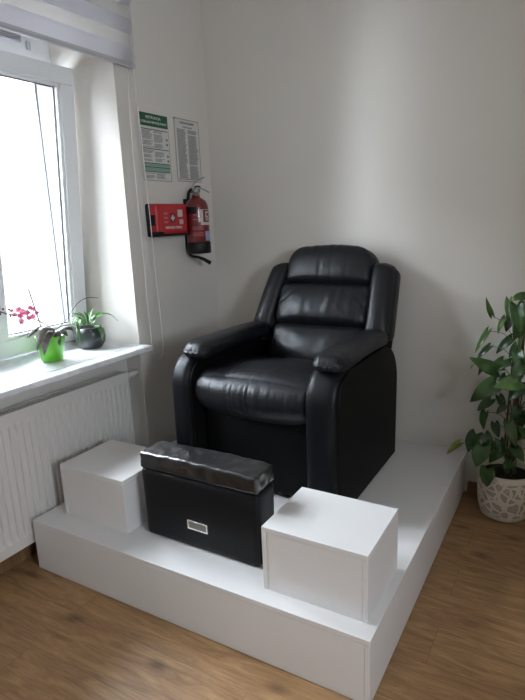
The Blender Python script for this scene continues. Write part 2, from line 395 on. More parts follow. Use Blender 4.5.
bm = bmesh.new(); add_box(bm, -.45, -.43, -.90, -.885, 2.19, 2.205); 
obj('tilt_arm', tilt(bm), M['gasket'], s1)
y0, y1 = -1.975, -1.375
s2 = obj('closed_sash', sash_bm(y0, y1, SZ0, SZ1), M['pvc'], win)
obj('gasket', gasket_bm(y0, y1, SZ0, SZ1, .082, -.398), M['gasket'], s2)
obj('pane', bx(-.396, -.392, y0+.08, y1-.08, SZ0+.08, SZ1-.08), M['glass'], s2)
# dark rebate seal running round the fixed frame, seen through the tilted pane
bm = bmesh.new()
add_box(bm, FX1-.001, FX1+.005, OY1-.128, OY1-.116, .9, 2.24); add_box(bm, FX1-.001, FX1+.005, -1.31, -.875, 2.229, 2.235)
obj('frame_seal', bm, M['gasket'], win)
for nm, (a, b, c, d, ax) in {'fill_window_left': (S0, S1, .83, 2.46, 'x'), 'fill_window_right': (V0, V1, VZ0, VZ1, 'x')}.items():  # both windows are out of view, added to let in fill light
    w = .07; bm = bmesh.new(); g = bmesh.new(); mid = (a+b)/2
    def pb(m_, p0, p1, q0, q1, t0, t1):
        if ax == 'x': add_box(m_, t0, t1, p0, p1, q0, q1)
        else: add_box(m_, p0, p1, t0, t1, q0, q1)
    t0, t1 = (-.47, -.40) if nm == 'fill_window_left' else (XR+.06, XR+.13)
    pb(bm, a, b, c, c+w, t0, t1); pb(bm, a, b, d-w, d, t0, t1); pb(bm, a, a+w, c+w, d-w, t0, t1); pb(bm, b-w, b, c+w, d-w, t0, t1); pb(bm, mid-w/2, mid+w/2, c+w, d-w, t0, t1)
    o = struct(nm, bm, M['pvc']); pb(g, a+w, b-w, c+w, d-w, (t0+t1)/2-.002, (t0+t1)/2+.002); obj('pane', g, M['glass'], o)

# marble sill
bm = bmesh.new(); add_box(bm, -.425, .083, -2.10, -.745, .832, .861)
# the part inside the reveal ends at the reveal; carve a notch by building two pieces
bm.free(); bm = bmesh.new()
add_box(bm, -.425, .0, OY0+.002, OY1-.002, .832, .861)
add_box(bm, .0, .083, -2.10, -.742, .832, .861, bev=.008, seg=3)
o = obj('window_sill', bm, M['marble']); _tag(o, 'white marble window sill projecting above the radiator', 'window sill')

# radiator ------------------------------------------------------------
RY0, RY1, RZ0, RZ1 = -1.995, -.862, .118, .735
rad = empty('radiator', (-.04, -1.43, RZ0), 'white ribbed panel radiator under the marble sill', 'radiator')
bm = bmesh.new(); P = .0333; ny = int((RY1-RY0)/P)*10; zs = [RZ0, RZ0+.045, RZ0+.055, RZ0+.075, RZ1-.075, RZ1-.055, RZ1-.045, RZ1]
gz = [0, 0, .45, 1, 1, .45, 0, 0]
rows = []
for j, z in enumerate(zs):
    row = []
    for i in range(ny+1):
        y = RY0+(RY1-RY0)*i/ny
        e = min(1, min(y-RY0, RY1-y)/.02)
        s = .5+.5*math.cos(2*PI*(y-RY1+.02)/P); s = max(0, min(1, (s-.25)/.5)); s = s*s*(3-2*s)
        row.append(bm.verts.new((-.010*gz[j]*s*(e > .99), y, z)))
    rows.append(row)
for j in range(len(zs)-1):
    for i in range(ny): bm.faces.new((rows[j][i], rows[j][i+1], rows[j+1][i+1], rows[j+1][i]))
# give it thickness
ret = bmesh.ops.extrude_face_region(bm, geom=list(bm.faces))
for v in [g for g in ret['geom'] if isinstance(g, bmesh.types.BMVert)]: v.co.x = -.018
obj('front_panel', bm, M['rad'], rad, smooth=False)
for a in (RY1, RY0-.004): obj('side_cover', bx(-.072, -.002, a, a+.004, RZ0, RZ1-.004, bev=.001), M['rad'], rad)
bm = bmesh.new(); add_box(bm, -.072, -.067, RY0, RY1, RZ1-.003, RZ1+.003); add_box(bm, -.018, .001, RY0, RY1, RZ1-.004, RZ1+.003, bev=.001)
for i in range(56): add_box(bm, -.07, -.012, RY0+.01+i*.02, RY0+.016+i*.02, RZ1-.004, RZ1+.001)
obj('top_grille', bm, M['rad'], rad)
obj('back_panel', bx(-.072, -.060, RY0+.01, RY1-.01, RZ0+.01, RZ1-.01), M['rad'], rad)
for yy in (-1.8, -1.05): obj('wall_hanger', bx(NB, -.058, yy, yy+.03, .2, .7), M['rad'], rad)
obj('pipe', tube([(-.028, RY1, .705), (-.028, RY1+.06, .705), (-.028, OY1+.0, .705)], .017, 14), M['rad'], rad, smooth=True)
obj('air_valve', tube([(-.028, RY1+.004, .705), (-.028, RY1+.024, .705)], .021, 14), M['rad'], rad, smooth=True)

# blind ------------------------------------------------------------
bl = empty('roller_blind', (.05, -1.37, 2.235), 'white day-and-night roller blind lowered over the window top', 'blind')
BY1 = -.655; BY0 = -2.10
bm = bmesh.new(); add_box(bm, .050, .0508, BY0, BY1, 2.245, 2.80)
obj('front_fabric', bm, M['fabric'], bl)
obj('bottom_rail', bx(.032, .050, BY0, BY1+.002, 2.234, 2.250, bev=.004), M['railgrey'], bl)
obj('cassette', bx(0.0, .075, BY0-.01, BY1+.02, 2.78, 2.86, bev=.008), M['pvc'], bl)
def cp(px, py, x=.05): return at(px, py, 0, x)
chain = spline([cp(126, -30), cp(127.5, 70), cp(133, 150), cp(142, 244), cp(150, 325), cp(153.5, 352, .055), cp(158.5, 358.5, .06), cp(163, 352, .055), cp(161.5, 325), cp(155, 267), cp(148, 198), cp(141, 135), cp(135.5, 85), cp(129.5, 20), cp(126, -25)], 8)
half = len(chain)//2
obj('pull_cord', tube(chain[:half-6], .0012, 6), M['cord'], bl, smooth=True)
obj('pull_cord', tube(chain[half-7:], .0021, 6), M['cord'], bl, smooth=True)

# outdoors ------------------------------------------------------------
fac = empty('building', (-6.5, 0, -3), 'pale sunlit building across the street seen through the window', 'building')
obj('wall', bx(-7.0, -6.5, -8, 8.5, -3, 4.3), M['plaster'], fac)
obj('cornice', bx(-6.5, -6.42, -8, 3.75, 3.60, 3.66), M['plaster2'], fac)
obj('plinth', bx(-6.5, -6.44, -8, 8.5, -3, -1.0), M['plaster2'], fac)
struct('trim_1', bx(-.82, -.49, OY0-.02, OY1+.02, .845, .870, bev=.004), M['sillout'])
o = obj('street', bx(-7.5, -WT, -9, 9, -3.2, -3), M['sillout']); o['kind'] = 'structure'; o.name = 'street_ground'  # street ground between the room and the building opposite

# ------------------------------------------------------------------ platform and boxes
PX0, PX1, PY0, PH = .024, 1.572, -1.549, .24
pl = empty('platform', ((PX0+PX1)/2, PY0/2, 0), 'large low white laminate platform on the wood floor carrying the recliner', 'platform')
t = .018
obj('top_panel', bx(PX0, PX1, PY0, -.003, PH-t, PH, bev=.0012), M['lam'], pl)
obj('front_panel', bx(PX0, PX1-t-.0008, PY0+.0005, PY0+t, .004, PH-t-.0012, bev=.001), M['lam'], pl)
obj('side_panel', bx(PX1-t, PX1-.0005, PY0+.0005, -.09, .004, PH-t-.0012, bev=.001), M['lam'], pl)
obj('side_panel', bx(PX1-t-.004, PX1-.006, -.089, -.003, .0, PH-t-.0012, bev=.001), M['lam'], pl)
obj('side_panel', bx(PX0+.0005, PX0+t, PY0+t+.001, -.003, .004, PH-t-.0012, bev=.001), M['lam'], pl)
obj('base', bx(PX0+.03, PX1-.03, PY0+.03, -.01, 0, .02), M['seam'], pl)

def white_box(x0, x1, y0, y1, h, label):
    b = empty('box', ((x0+x1)/2, (y0+y1)/2, PH), label, 'box', None)
    z = PH
    obj('top_panel', bx(x0, x1, y0, y1, z+h-t, z+h, bev=.0012), M['lam'], b)
    e = .0010
    obj('side_panel', bx(x0, x0+t, y0, y1, z, z+h-t-e, bev=.001), M['lam'], b)
    obj('side_panel', bx(x1-t, x1, y0, y1, z, z+h-t-e, bev=.001), M['lam'], b)
    obj('front_panel', bx(x0+t+e, x1-t-e, y0+.0015, y0+t, z, z+h-t-e, bev=.0008), M['lam'], b)
    obj('back_panel', bx(x0+t+e, x1-t-e, y1-t, y1, z, z+h-t-e, bev=.0008), M['lam'], b)
white_box(1.164, 1.540, -1.481, -1.167, .2388, 'white laminate box on the platform corner, right of the black foot box')
white_box(.118, .491, -1.443, -1.133, .2388, 'white laminate box on the platform beside the radiator')

# ------------------------------------------------------------------ black foot box
fb = empty('foot_box', (.835, -1.335, PH), 'black leatherette foot box with chrome handle and film-wrapped lid between white boxes', 'foot box')
def taper(u, v, w, p):
    s = 1 - .012*(1-w)/2
    return (p.x*s, p.y*(1-.04*(1-w)/2) - .004*math.cos(u*PI/2)*math.cos(w*PI/2)*(v < 0), p.z)
obj('body', rbox(T(.830, -1.336, PH+.002+.1465), (.274, .065, .1465), .014, (26, 8, 16), taper), M['leather2'], fb, smooth=True)
obj('lid_gap', bx(.563, 1.098, -1.394, -1.276, .528, .545), M['seam'], fb)
def lidf(u, v, w, p):
    k = nz(p.x*22, p.y*25, p.z*25)*.0035 + nz(p.x*60, p.y*60, p.z*50+3)*.0012
    b = (1-u*u)*.004
    return (p.x + k*abs(u)**4*1.5, p.y + k*(abs(v) > .6), p.z + (k + b)*(w > .3) - .002*(w < -.5))
obj('lid', rbox(T(.831, -1.337, .574), (.2700, .0685, .032), .009, (90, 16, 12), lidf), M['film'], fb, smooth=True)
hx, hz, hy = .833, .349, -1.405
bm = bmesh.new()
add_box(bm, hx-.048, hx+.048, hy-.006, hy+.001, hz+.013, hz+.019, bev=.0012); add_box(bm, hx-.048, hx+.048, hy-.006, hy+.001, hz-.019, hz-.013, bev=.0012)
add_box(bm, hx-.048, hx-.041, hy-.006, hy+.001, hz-.015, hz+.015, bev=.0012); add_box(bm, hx+.041, hx+.048, hy-.006, hy+.001, hz-.015, hz+.015, bev=.0012)
hd = obj('handle', bm, M['chrome'], fb); hd['label'] = 'chrome recessed handle'
obj('handle_recess', bx(hx-.042, hx+.042, hy-.002, hy+.001, hz-.014, hz+.014), M['steel'], hd)

# ------------------------------------------------------------------ recliner
CX = .838
ch = empty('recliner_armchair', (CX, -.6, PH), 'black leather recliner armchair standing on the white platform', 'armchair')
L1, L2, L3 = M['leather'], M['leather2'], M['leather_side']
# body under the seat and the closed footrest panel
obj('base', bx(.52, 1.10, -.86, -.23, PH+.012, .64, bev=.01), L3, ch)
def frest(u, v, w, p): return (p.x, p.y - .010*(1-u*u)*(1-w*w) + (w+1)*.0, p.z)
obj('footrest', rbox(T(CX-.030, -.875, .445), (.290, .030, .185), .018, (20, 6, 16), frest), L3, ch, smooth=True)
# seat cushion
def seatf(u, v, w, p):
    x, y, z = p
    front = max(0, min(1, (-v-.2)/.8))
    pl_ = nz(x*45, z*3, 1.7)*.55 + nz(x*95, z*5, 9)*.45
    amp = .0075*front*(.5+.5*math.exp(-((x+.02)/.17)**2))
    roll = max(0, w)
    dz = .022*(1-u*u)*(1-(v+.25)**2*.5)*max(0, w) - .042*max(0, v+.3)*max(0, w)
    dy = -.030*(1-abs(u)**3)*(1-w*w)*(v < -.5)
    zz = z + dz + pl_*amp*roll
    if w < 0 and v < -.3: zz -= .045*(1-abs(u)**3.5)*(-w)
    return (x, y + dy + pl_*amp*(v < -.7)*(1-.5*max(0, -w)), zz)
obj('seat_cushion', rbox(T(.800, -.668, .728), (.306, .295, .088), (.030, .095, .080), (120, 30, 22), seatf), L1, ch, smooth=True)
# backrest frame: slanted axes
S = Vector((0, .29, .57)).normalized(); N = Vector((0, -.57, .29)).normalized(); BO = Vector((.858, -.42, .76))
def bk(x, s, n): return frame(BO + Vector((x, 0, 0)) + S*s + N*n, (1, 0, 0), S, N)
def shellf(u, v, w, p):
    k = max(0, v-.0)
    return (p.x*(1-.10*k*k ), p.y - .03*abs(u)**3*max(0, v), p.z)
back = obj('backrest', rbox(bk(0, .165, -.105), (.372, .375, .034), .03, (24, 24, 6), shellf), L3, ch, smooth=True)
def cushion(x, s, n, hx_, hs, hn, kind):
    def f(u, v, w, p):
        fx = 1.0; xx, ss, nn = p
        if kind == 'head':
            k = max(0, v-.05)/.95; xx *= 1-.36*k**2.6
            ss += .012*(1-u*u)*max(0, v)
            xx *= 1+.02*(1-v*v)
        if kind == 'mid': xx *= 1 + .035*(1-v*v)
        if kind == 'lumbar': xx *= 1 - .05*max(0, -v)
        puff = (1-abs(u)**3)*(1-abs(v)**2.4)
        ww = max(0, w)
        # creases gather where the pillow is sewn down at its sides and ends
        edge = abs(u)**2*1.0
        cr = 0
        if kind == 'head':
            cr = nz(xx*38, ss*4, 3)*.0050*(.25+max(0, v)) * (1-abs(u)**4*.3) + nz(xx*9+2, ss*30, 5)*.007*edge*max(0, v+.2)
            cr += nz(xx*80, ss*3, 21)*.0022*(1-abs(u))
            cr -= .0025*math.exp(-((xx+.03)/.012)**2)*max(0, .6-v) + .002*math.exp(-((xx-.035)/.010)**2)*max(0, .5-v)
        if kind == 'mid':
            a = ss*36 + abs(xx)*34
            cr = nz(a, xx*6, 8)*.0085*abs(u)**1.6*(.5+.5*(1-v)) + nz(xx*26, ss*8, 4)*.0035
        if kind == 'lumbar':
            cr = nz(xx*14, ss*18, 12)*.003*(1+abs(u))
        sag = -.012*v*puff if kind != 'head' else 0
        return (xx, ss, nn + ww*(.034*puff*1.25 + cr + sag))
    return rbox(bk(x, s, n), (hx_, hs, hn), (.045, .038, .055), (84, 44, 12), f)
obj('headrest_cushion', cushion(0, .540, -.050, .252, .112, .065, 'head'), L1, ch, smooth=True)
obj('back_cushion', cushion(0, .318, -.044, .262, .120, .062, 'mid'), L1, ch, smooth=True)
obj('lumbar_cushion', cushion(0, .092, -.044, .270, .118, .060, 'lumbar'), L1, ch, smooth=True)
for sgn in (-1, 1):
    def wingf(u, v, w, p, sgn=sgn):
        xx, ss, nn = p; uo = u*sgn
        ss += -.022*max(0, uo)*max(0, v)
        t_ = (v+1)/2; sh = (-.019+.024*t_) + sgn*(.019-.039*t_); wd = 1 - .02*v
        puff = (1-abs(u)**2.5)*(1-abs(v)**4)
        cr = nz(xx*70, ss*6, 7+sgn)*.006*max(0, -v-.55)/.45 + nz(xx*12, ss*16, sgn*5)*.0018
        # lower end drifts inwards
        return (xx*wd + sh, ss, nn + max(0, w)*(.026*puff+cr) - .010*max(0, uo)*max(0, w))
    obj('side_wing', rbox(bk(sgn*.312, .362, -.060), (.074, .203, .062), (.045, .04, .05), (28, 50, 12), wingf), L1, ch, smooth=True)

def arm(x0, x1, xp, name='arm'):
    """side body: outline in the y-z plane, extruded across x"""
    prof = [(-.985, PH+.012)]
    for k in range(13):
        a = PI - k/12*PI/2; prof.append((-.985+.13 + .13*math.cos(a), .745 + .13*math.sin(a)))
    prof.append((-.47, .875))
    for k in range(1, 13):
        a = PI/2 - k/12*PI/2; prof.append((-.43+.218*math.cos(a), .665 + .205*math.sin(a)))
    prof.append((-.212, PH+.012))
    bm = bmesh.new(); A = [bm.verts.new((x0, y, z)) for y, z in prof]; B = [bm.verts.new((x1, y, z)) for y, z in prof]; n = len(prof)
    fa = bm.faces.new(A); fb_ = bm.faces.new(B[::-1])
    for i in range(n): bm.faces.new((A[i], B[i], B[(i+1) % n], A[(i+1) % n]))
    es = [e for e in bm.edges if (e.verts[0] in A and e.verts[1] in A) or (e.verts[0] in B and e.verts[1] in B)]
    bmesh.ops.bevel(bm, geom=es, offset=.012, segments=3, affect='EDGES', profile=.5)
    o = obj(name, bm, L3, ch, smooth=True)
    o.data.polygons.foreach_set('use_smooth', [len(p_.vertices) == 4 for p_ in o.data.polygons])
    # padded strip that wraps the front and rolls over the top
    xs = (x0+x1)/2-.009; hs = (x1-x0)/2-.003
    path = [(-.985, PH+.014 + k/16*(.745-PH-.014), 0) for k in range(17)]
    path = [(y, z, -1, 0) for y, z, _ in path]
    for k in range(1, 13):
        a = PI - k/12*PI/2; path.append((-.855+.13*math.cos(a), .745+.13*math.sin(a), math.cos(a), math.sin(a)))
    for k in range(1, 6): path.append((-.855+k*.03, .875, 0, 1))
    bm = bmesh.new(); rings = []
    m = 14
    for (y, z, ny_, nz_) in path:
        ring = []
        for k in range(m+1):
            u = -1+2*k/m; th = .019*(1-abs(u)**5)+.001
            ring.append(bm.verts.new((xs+u*hs, y+ny_*th, z+nz_*th)))
        for k in range(m, -1, -1):
            u = -1+2*k/m; ring.append(bm.verts.new((xs+u*hs, y-ny_*.004, z-nz_*.004)))
        rings.append(ring)
    for i in range(len(rings)-1):
        q = len(rings[0])
        for k in range(q): bm.faces.new((rings[i][k], rings[i][(k+1) % q], rings[i+1][(k+1) % q], rings[i+1][k]))
    bm.faces.new(rings[0]); bm.faces.new(rings[-1][::-1])
    obj('front_strip', bm, L2, o, smooth=True)
    def padf(u, v, w, p):
        xx, yy, zz = p
        fr = max(0, (-v-.72)/.28)
        cr = nz(xx*70, zz*30, 3)*.006*fr + nz(xx*9, yy*9, 5)*.0015
        xx *= 1-.10*fr - .12*max(0, v-.5)
        zz += .012*(1-u*u)*max(0, w) - .012*max(0, v)**2 + cr*.8
        if w > 0: zz -= .010*fr
        return (xx, yy + cr*(v < -.8), zz)
    obj('armrest_pad', rbox(T(xp, -.655, .910), (.0745, .318, .036), (.042, .05, .034), (24, 60, 14), padf), L1, o, smooth=True)
arm(.410, .514, .518); arm(1.104, 1.246, 1.178)

# ------------------------------------------------------------------ wall boards
def board(tl, tr, br_, bl_, name, label, cat):
    """rectangle on the left wall: y and z span averaged from its four corners"""
    y0 = (tl.y+bl_.y)/2-.010; y1 = (tr.y+br_.y)/2-.006; z1 = (tl.z+tr.z)/2+.010; z0 = (bl_.z+br_.z)/2
    e = empty(name, (.002, (y0+y1)/2, z0), label, cat); return e, y0, y1, z0, z1
q = [at(*p_, 0, 0) for p_ in ((138, 111.5), (167.5, 121), (172, 182), (145.5, 180))]
e, y0, y1, z0, z1 = board(*q, 'instruction_board', 'green-headed white instruction board on the wall, nearer the window', 'sign')
obj('board', bx(.001, .005, y0, y1, z0, z1, bev=.001), M['paper'], e)
w = y1-y0; h = z1-z0
obj('header', bx(.005, .0055, y0, y1-.003, z1-.064, z1), M['greenprint'], e)
X, Y = (0, 1, 0), (0, 0, 1)
obj('heading_text', text_bm('INSTRUKCJA', w*.52, .018, (.0057, (y0+y1)/2-.004, z1-.021), X, Y), M['paper'], e)
obj('heading_text', text_bm('UDZIELANIA PIERWSZEJ POMOCY', w*.90, .015, (.0057, (y0+y1)/2, z1-.045), X, Y), M['paper'], e)
bm = bmesh.new()
for zz in (.078, .175, .248, .268, .291): add_box(bm, .005, .0056, y0+.008, y1-.008, z1-zz-.0025, z1-zz+.0015)
for a in (y0, y1-.002): add_box(bm, .005, .0056, a, a+.0015, z0, z1-.07)
add_box(bm, .005, .0056, y0, y1, z0, z0+.002)
obj('ruled_lines', bm, M['ink'], e)
bm = bmesh.new()
for zz0, zz1 in ((.251, .266), (.271, .289)): add_box(bm, .005, .0053, y0+.008, y1-.008, z1-zz1, z1-zz0)
obj('green_bands', bm, M['palegreen'], e)
bm = bmesh.new(); rr = random.Random(3)
zz = .084
while zz < h-.012:
    if not any(a-.004 < zz < b+.002 for a, b in ((.171, .180), (.244, .292))):
        for (a, b) in ((.012, .095), (.103, .180)):
            if rr.random() < .88: add_box(bm, .005, .0054, y0+a, y0+a+(b-a)*rr.uniform(.7, 1), z1-zz-.0028, z1-zz)
    zz += .0058
for zz in (.115, .14, .20, .225): add_box(bm, .005, .0054, y1-.026, y1-.012, z1-zz-.012, z1-zz)
obj('small_print', bm, M['inkgrey'], e)

q = [at(*p_, 0, 0) for p_ in ((173, 118.5), (198.5, 124), (202, 184), (179, 181))]
e, y0, y1, z0, z1 = board(*q, 'instruction_board', 'grey printed instruction board with thin brown border above the fire extinguisher', 'sign')
w = y1-y0; h = z1-z0
obj('board', bx(.001, .004, y0, y1, z0, z1, bev=.001), M['paper'], e)
bm = bmesh.new()
for a in (y0+.003, y1-.006): add_box(bm, .004, .0046, a, a+.0035, z0+.014, z1-.003)
for a in (z0+.003, z0+.014, z1-.006): add_box(bm, .004, .0046, y0+.003, y1-.0035, a, a+.0035)
obj('border', bm, M['redink'], e)
obj('heading_text', text_bm('INSTRUKCJA BHP', w*.55, .015, (.0047, (y0+y1)/2+.004, z1-.025), X, Y), M['ink'], e)
obj('heading_text', text_bm('OGÓLNA', w*.38, .011, (.0047, (y0+y1)/2+.004, z1-.044), X, Y), M['ink'], e)
bm = bmesh.new(); zz = .058
while zz < h-.022:
    for (a, b) in ((.10, .47), (.52, .92)):
        if rr.random() < .93: add_box(bm, .004, .0044, y0+a*w, y0+w*(a+(b-a)*rr.uniform(.78, 1)), z1-zz-.0032, z1-zz)
    zz += .0056
obj('small_print', bm, M['inkgrey'], e)
sc = obj('screw', tube([(.003, y0+.006, z1-.008), (.006, y0+.006, z1-.008)], .004, 10), M['ink'], e)

# ------------------------------------------------------------------ first aid box
FY0, FY1, FZ0, FZ1, FD = -.618, -.352, 1.425, 1.592, .074
fa = empty('first_aid_box', (FD/2, (FY0+FY1)/2, FZ0), 'red wall-mounted first aid box with white cross beside the extinguisher', 'first aid box')
def case(x0, x1, y0, y1, z0, z1, r):
    return rbox(T((x0+x1)/2, (y0+y1)/2, (z0+z1)/2), ((x1-x0)/2, (y1-y0)/2, (z1-z0)/2), r, (8, 14, 12))
obj('back_shell', case(.001, .024, FY0-.004, FY1+.004, FZ0-.004, FZ1+.002, .008), M['black'], fa, smooth=True)
fc = obj('cover', case(.020, FD, FY0, FY1, FZ0+.004, FZ1, .014), M['redplastic'], fa, smooth=True)
bm = bmesh.new(); cy, cz = -.478, 1.517
add_box(bm, FD, FD+.001, cy-.029, cy+.011, cz-.024, cz+.024); obj('emblem_ground', bm, mat('dark_red_print', (.12, .008, .01), .5), fc)
bm = bmesh.new(); cy -= .009; add_box(bm, FD+.001, FD+.002, cy-.005, cy+.005, cz-.016, cz+.016); add_box(bm, FD+.001, FD+.002, cy-.014, cy+.014, cz-.006, cz+.006)
obj('white_cross', bm, M['white'], fc)
bm = bmesh.new(); add_box(bm, FD, FD+.001, -.442, -.400, 1.522, 1.560); obj('white_label', bm, M['label'], fc)
bm = bmesh.new(); add_box(bm, FD, FD+.001, -.430, -.398, 1.482, 1.508); obj('white_label', bm, M['label'], fc)
bm = bmesh.new()
for i in range(3):
    add_box(bm, FD, FD+.001, -.560, -.528, 1.545-i*.022-.010, 1.545-i*.022)
obj('small_label', bm, mat('faded_print', (.50, .16, .15), .5), fc)
obj('lettering', text_bm('PIERWSZA POMOC', .142, .013, (FD+.001, -.480, 1.466), X, Y), M['white'], fc)
bm = bmesh.new(); add_box(bm, .030, .062, FY0-.007, FY0+.004, 1.478, 1.535, bev=.003); obj('latch', bm, M['black'], fa)
bm = bmesh.new(); add_box(bm, .018, FD+.004, FY0-.003, FY0+.05, FZ0-.004, FZ0+.022, bev=.005); add_box(bm, .018, FD+.003, FY0+.05, FY1+.002, FZ0-.004, FZ0+.008, bev=.003); obj('corner_guard', bm, M['black'], fa)

# ------------------------------------------------------------------ fire extinguisher
EX, EY = .080, -.272; ER = .066; EZ = 1.312
fx = empty('fire_extinguisher', (EX, EY, EZ), 'red fire extinguisher with black base and steel lever hanging near the corner', 'fire extinguisher')
obj('cylinder', lathe((EX, EY, EZ), [(ER-.006, .01), (ER, .02), (ER, .255), (ER*.96, .274), (ER*.80, .295), (ER*.52, .309), (.024, .314), (.022, .325)], seg=48), M['red'], fx, smooth=True)
obj('base', lathe((EX, EY, EZ), [(ER-.002, 0), (ER+.003, .004), (ER+.003, .062), (ER, .066)], seg=48), M['black'], fx, smooth=True)
obj('wall_bracket', bx(.001, .026, EY-.022, EY+.022, EZ+.19, EZ+.31, bev=.003), M['black'], fx)
D = Vector((CP.x-EX, CP.y-EY, 0)).normalized(); RT = Vector((-D.y, D.x, 0))
def ep(a, z, f=0): return Vector((EX, EY, EZ+z)) + RT*a + D*f
vt = lathe((EX, EY, EZ), [(.020, .322), (.024, .326), (.024, .332), (.015, .336), (.015, .352)], seg=20)
valve = obj('valve', vt, M['steel'], fx, smooth=True)
bm = bmesh.new(); add_tube(bm, [ep(-.026, .352), ep(.026, .352)], .012, 12); obj('valve_block', bm, M['steel'], valve, smooth=True)
obj('gauge', tube([ep(.004, .352, .010), ep(.004, .352, .020)], .010, 16), M['steel'], valve)
obj('hose_fitting', tube([ep(-.034, .354), ep(-.018, .354)], .012, 12), M['black'], valve, smooth=True)
obj('lever', tube(spline([ep(-.028, .360), ep(-.014, .380), ep(.018, .410), ep(.056, .424)], 5), [.0035]*16, 8), M['steel'], fx, smooth=True)
obj('lever', tube(spline([ep(-.012, .366), ep(.02, .368), ep(.05, .356), ep(.078, .340)], 5), [.0035]*16, 8), M['steel'], fx, smooth=True)
obj('safety_pin', tube(spline([ep(-.006, .372, .012), ep(.012, .376, .014), ep(.03, .372, .012)], 5), .0035, 6), M['black'], fx, smooth=True)
hose = spline([ep(-.028, .352), ep(-.038, .346, -.02), ep(-.046, .31, -.035), ep(-.062, .24, -.04), ep(-.072, .13, -.035), ep(-.070, .03, -.03), ep(-.050, -.012, -.01), ep(-.01, -.022, .01), ep(.025, -.037, .01)], 7)
obj('hose', tube(hose, .0085, 10), M['black'], fx, smooth=True)
obj('nozzle', tube([ep(-.004, -.024, .01), ep(.02, -.034, .01), ep(.062, -.060, .01)], [.009, .010, .012], 12), M['black'], fx, smooth=True)
a0 = math.atan2(D.y, D.x)
def patch(d0, d1, z0, z1, m, name='label', dr=.0008, parent=fx):
    bm = bmesh.new(); n = 10; A = []
    for k in range(n+1):
        a = a0 + math.radians(d0+(d1-d0)*k/n); r = ER+dr
        A.append([bm.verts.new((EX+rr_*math.cos(a), EY+rr_*math.sin(a), EZ+z)) for z in (z0, z1) for rr_ in (r, r-.0005)])
    for k in range(n):
        p_, q_ = A[k], A[k+1]
        bm.faces.new((p_[0], q_[0], q_[2], p_[2])); bm.faces.new((p_[1], p_[3], q_[3], q_[1])); bm.faces.new((p_[0], p_[1], q_[1], q_[0])); bm.faces.new((p_[2], q_[2], q_[3], p_[3]))
    return obj(name, bm, m, parent, smooth=False)
lb = patch(16, 80, .160, .246, M['label'], 'front_label')
patch(30, 80, .176, .243, M['red'], 'label_frame', .0012, lb)
patch(44, 50, .183, .235, M['label'], 'mark', .0016, lb); patch(44, 66, .226, .235, M['label'], 'mark', .0016, lb); patch(44, 62, .203, .211, M['label'], 'mark', .0016, lb); patch(58, 66, .183, .20, M['label'], 'mark', .0016, lb)
patch(5, 20, .178, .200, M['label'], 'small_label')
patch(38, 88, .072, .125, M['bluelabel'], 'blue_label')
patch(-88, -2, .225, .262, M['black'], 'clamp', .003)
prt = mat('pale_red_print', (.42, .12, .11), .5)
for zz in (.135, .142, .149, .116, .108, .1): patch(-28, 30, zz, zz+.003, prt, 'print_line')
for zz in (.19, .215, .228): patch(-20, 8, zz, zz+.005, prt, 'print_line')

# ------------------------------------------------------------------ leaves
def leaf_bm(base, tip, width, face, droop=.12, cup=.25, shape='heart', twist=0., n=10, m=6, thick=.0006, wave=0):
    base = Vector(base); tip = Vector(tip); Lg = (tip-base).length; A = (tip-base).normalized()
    F = Vector(face); F = (F - A*F.dot(A)).normalized(); Sd = A.cross(F)
    if twist: R = Matrix.Rotation(twist, 3, A); F = R @ F; Sd = R @ Sd
    bm = bmesh.new(); top = []
    for i in range(n+1):
        t_ = i/n
        if shape == 'heart': wd = (math.sin(PI*min(1, (t_*.97+.03))**.52)**.75)*(1-.10*t_) if t_ < 1 else 0
        elif shape == 'strap': wd = min(1, (1-t_)*2.6)**.8*min(1, .55+t_*1.5)
        else: wd = math.sin(PI*t_**.8)**.7 if 0 < t_ < 1 else 0
        wd = max(wd, .02)*width/2
        c = base + A*(Lg*t_) + F*(droop*Lg*(math.sin(PI*t_)))
        row = []
        for j in range(-m//2, m//2+1):
            u = j/(m/2)
            back_ = -.20*Lg*abs(u)*max(0, 1-t_*4) if shape == 'heart' else 0
            row.append(bm.verts.new(c + Sd*(u*wd) + A*back_ + F*(cup*wd*abs(u)**1.3 + wave*wd*math.sin(9*t_+2*u))))
        top.append(row)
    for i in range(n):
        for j in range(m): bm.faces.new((top[i][j], top[i][j+1], top[i+1][j+1], top[i+1][j]))
    bmesh.ops.recalc_face_normals(bm, faces=bm.faces)
    bmesh.ops.solidify(bm, geom=list(bm.faces), thickness=thick)
    return bm

# orchid ----------------------------------------------------------------
OX, OYc, OZ = -.168, -1.184, .861
orc = empty('potted_orchid', (OX, OYc, OZ), 'orchid with pink flowers in a bright green pot on the sill', 'potted plant')
pot = obj('pot', lathe((OX, OYc, OZ), [(.048, 0), (.051, .003), (.069, .112), (.071, .124), (.067, .124), (.063, .10)], seg=36), M['greenpot'], orc, smooth=True)
obj('soil', lathe((OX, OYc, OZ), [(.001, .098), (.063, .1), (.02, .104), (.001, .106)], seg=24, cap0=False, cap1=False), M['soil'], orc)
def oq(px, py, x=OX): return at(px, py, 0, x)
rim = oq(53, 333)
for b, tp, wdt, dx, dr in (((55, 331), (37, 352), .048, .055, .45), ((54, 332), (44, 356), .050, .07, .35), ((55, 331), (68, 336), .046, .05, .4), ((52, 330), (28, 338), .034, -.03, .35), ((57, 330), (74, 338), .038, .02, .45), ((55, 330), (60, 346), .040, .07, .4)):
    obj('leaf', leaf_bm(oq(*b, OX+.005), oq(*tp, OX+dx), wdt, (.3, -.3, .9), droop=dr, cup=-.35, shape='oval', thick=.002), M['greyleaf'], orc, smooth=True)
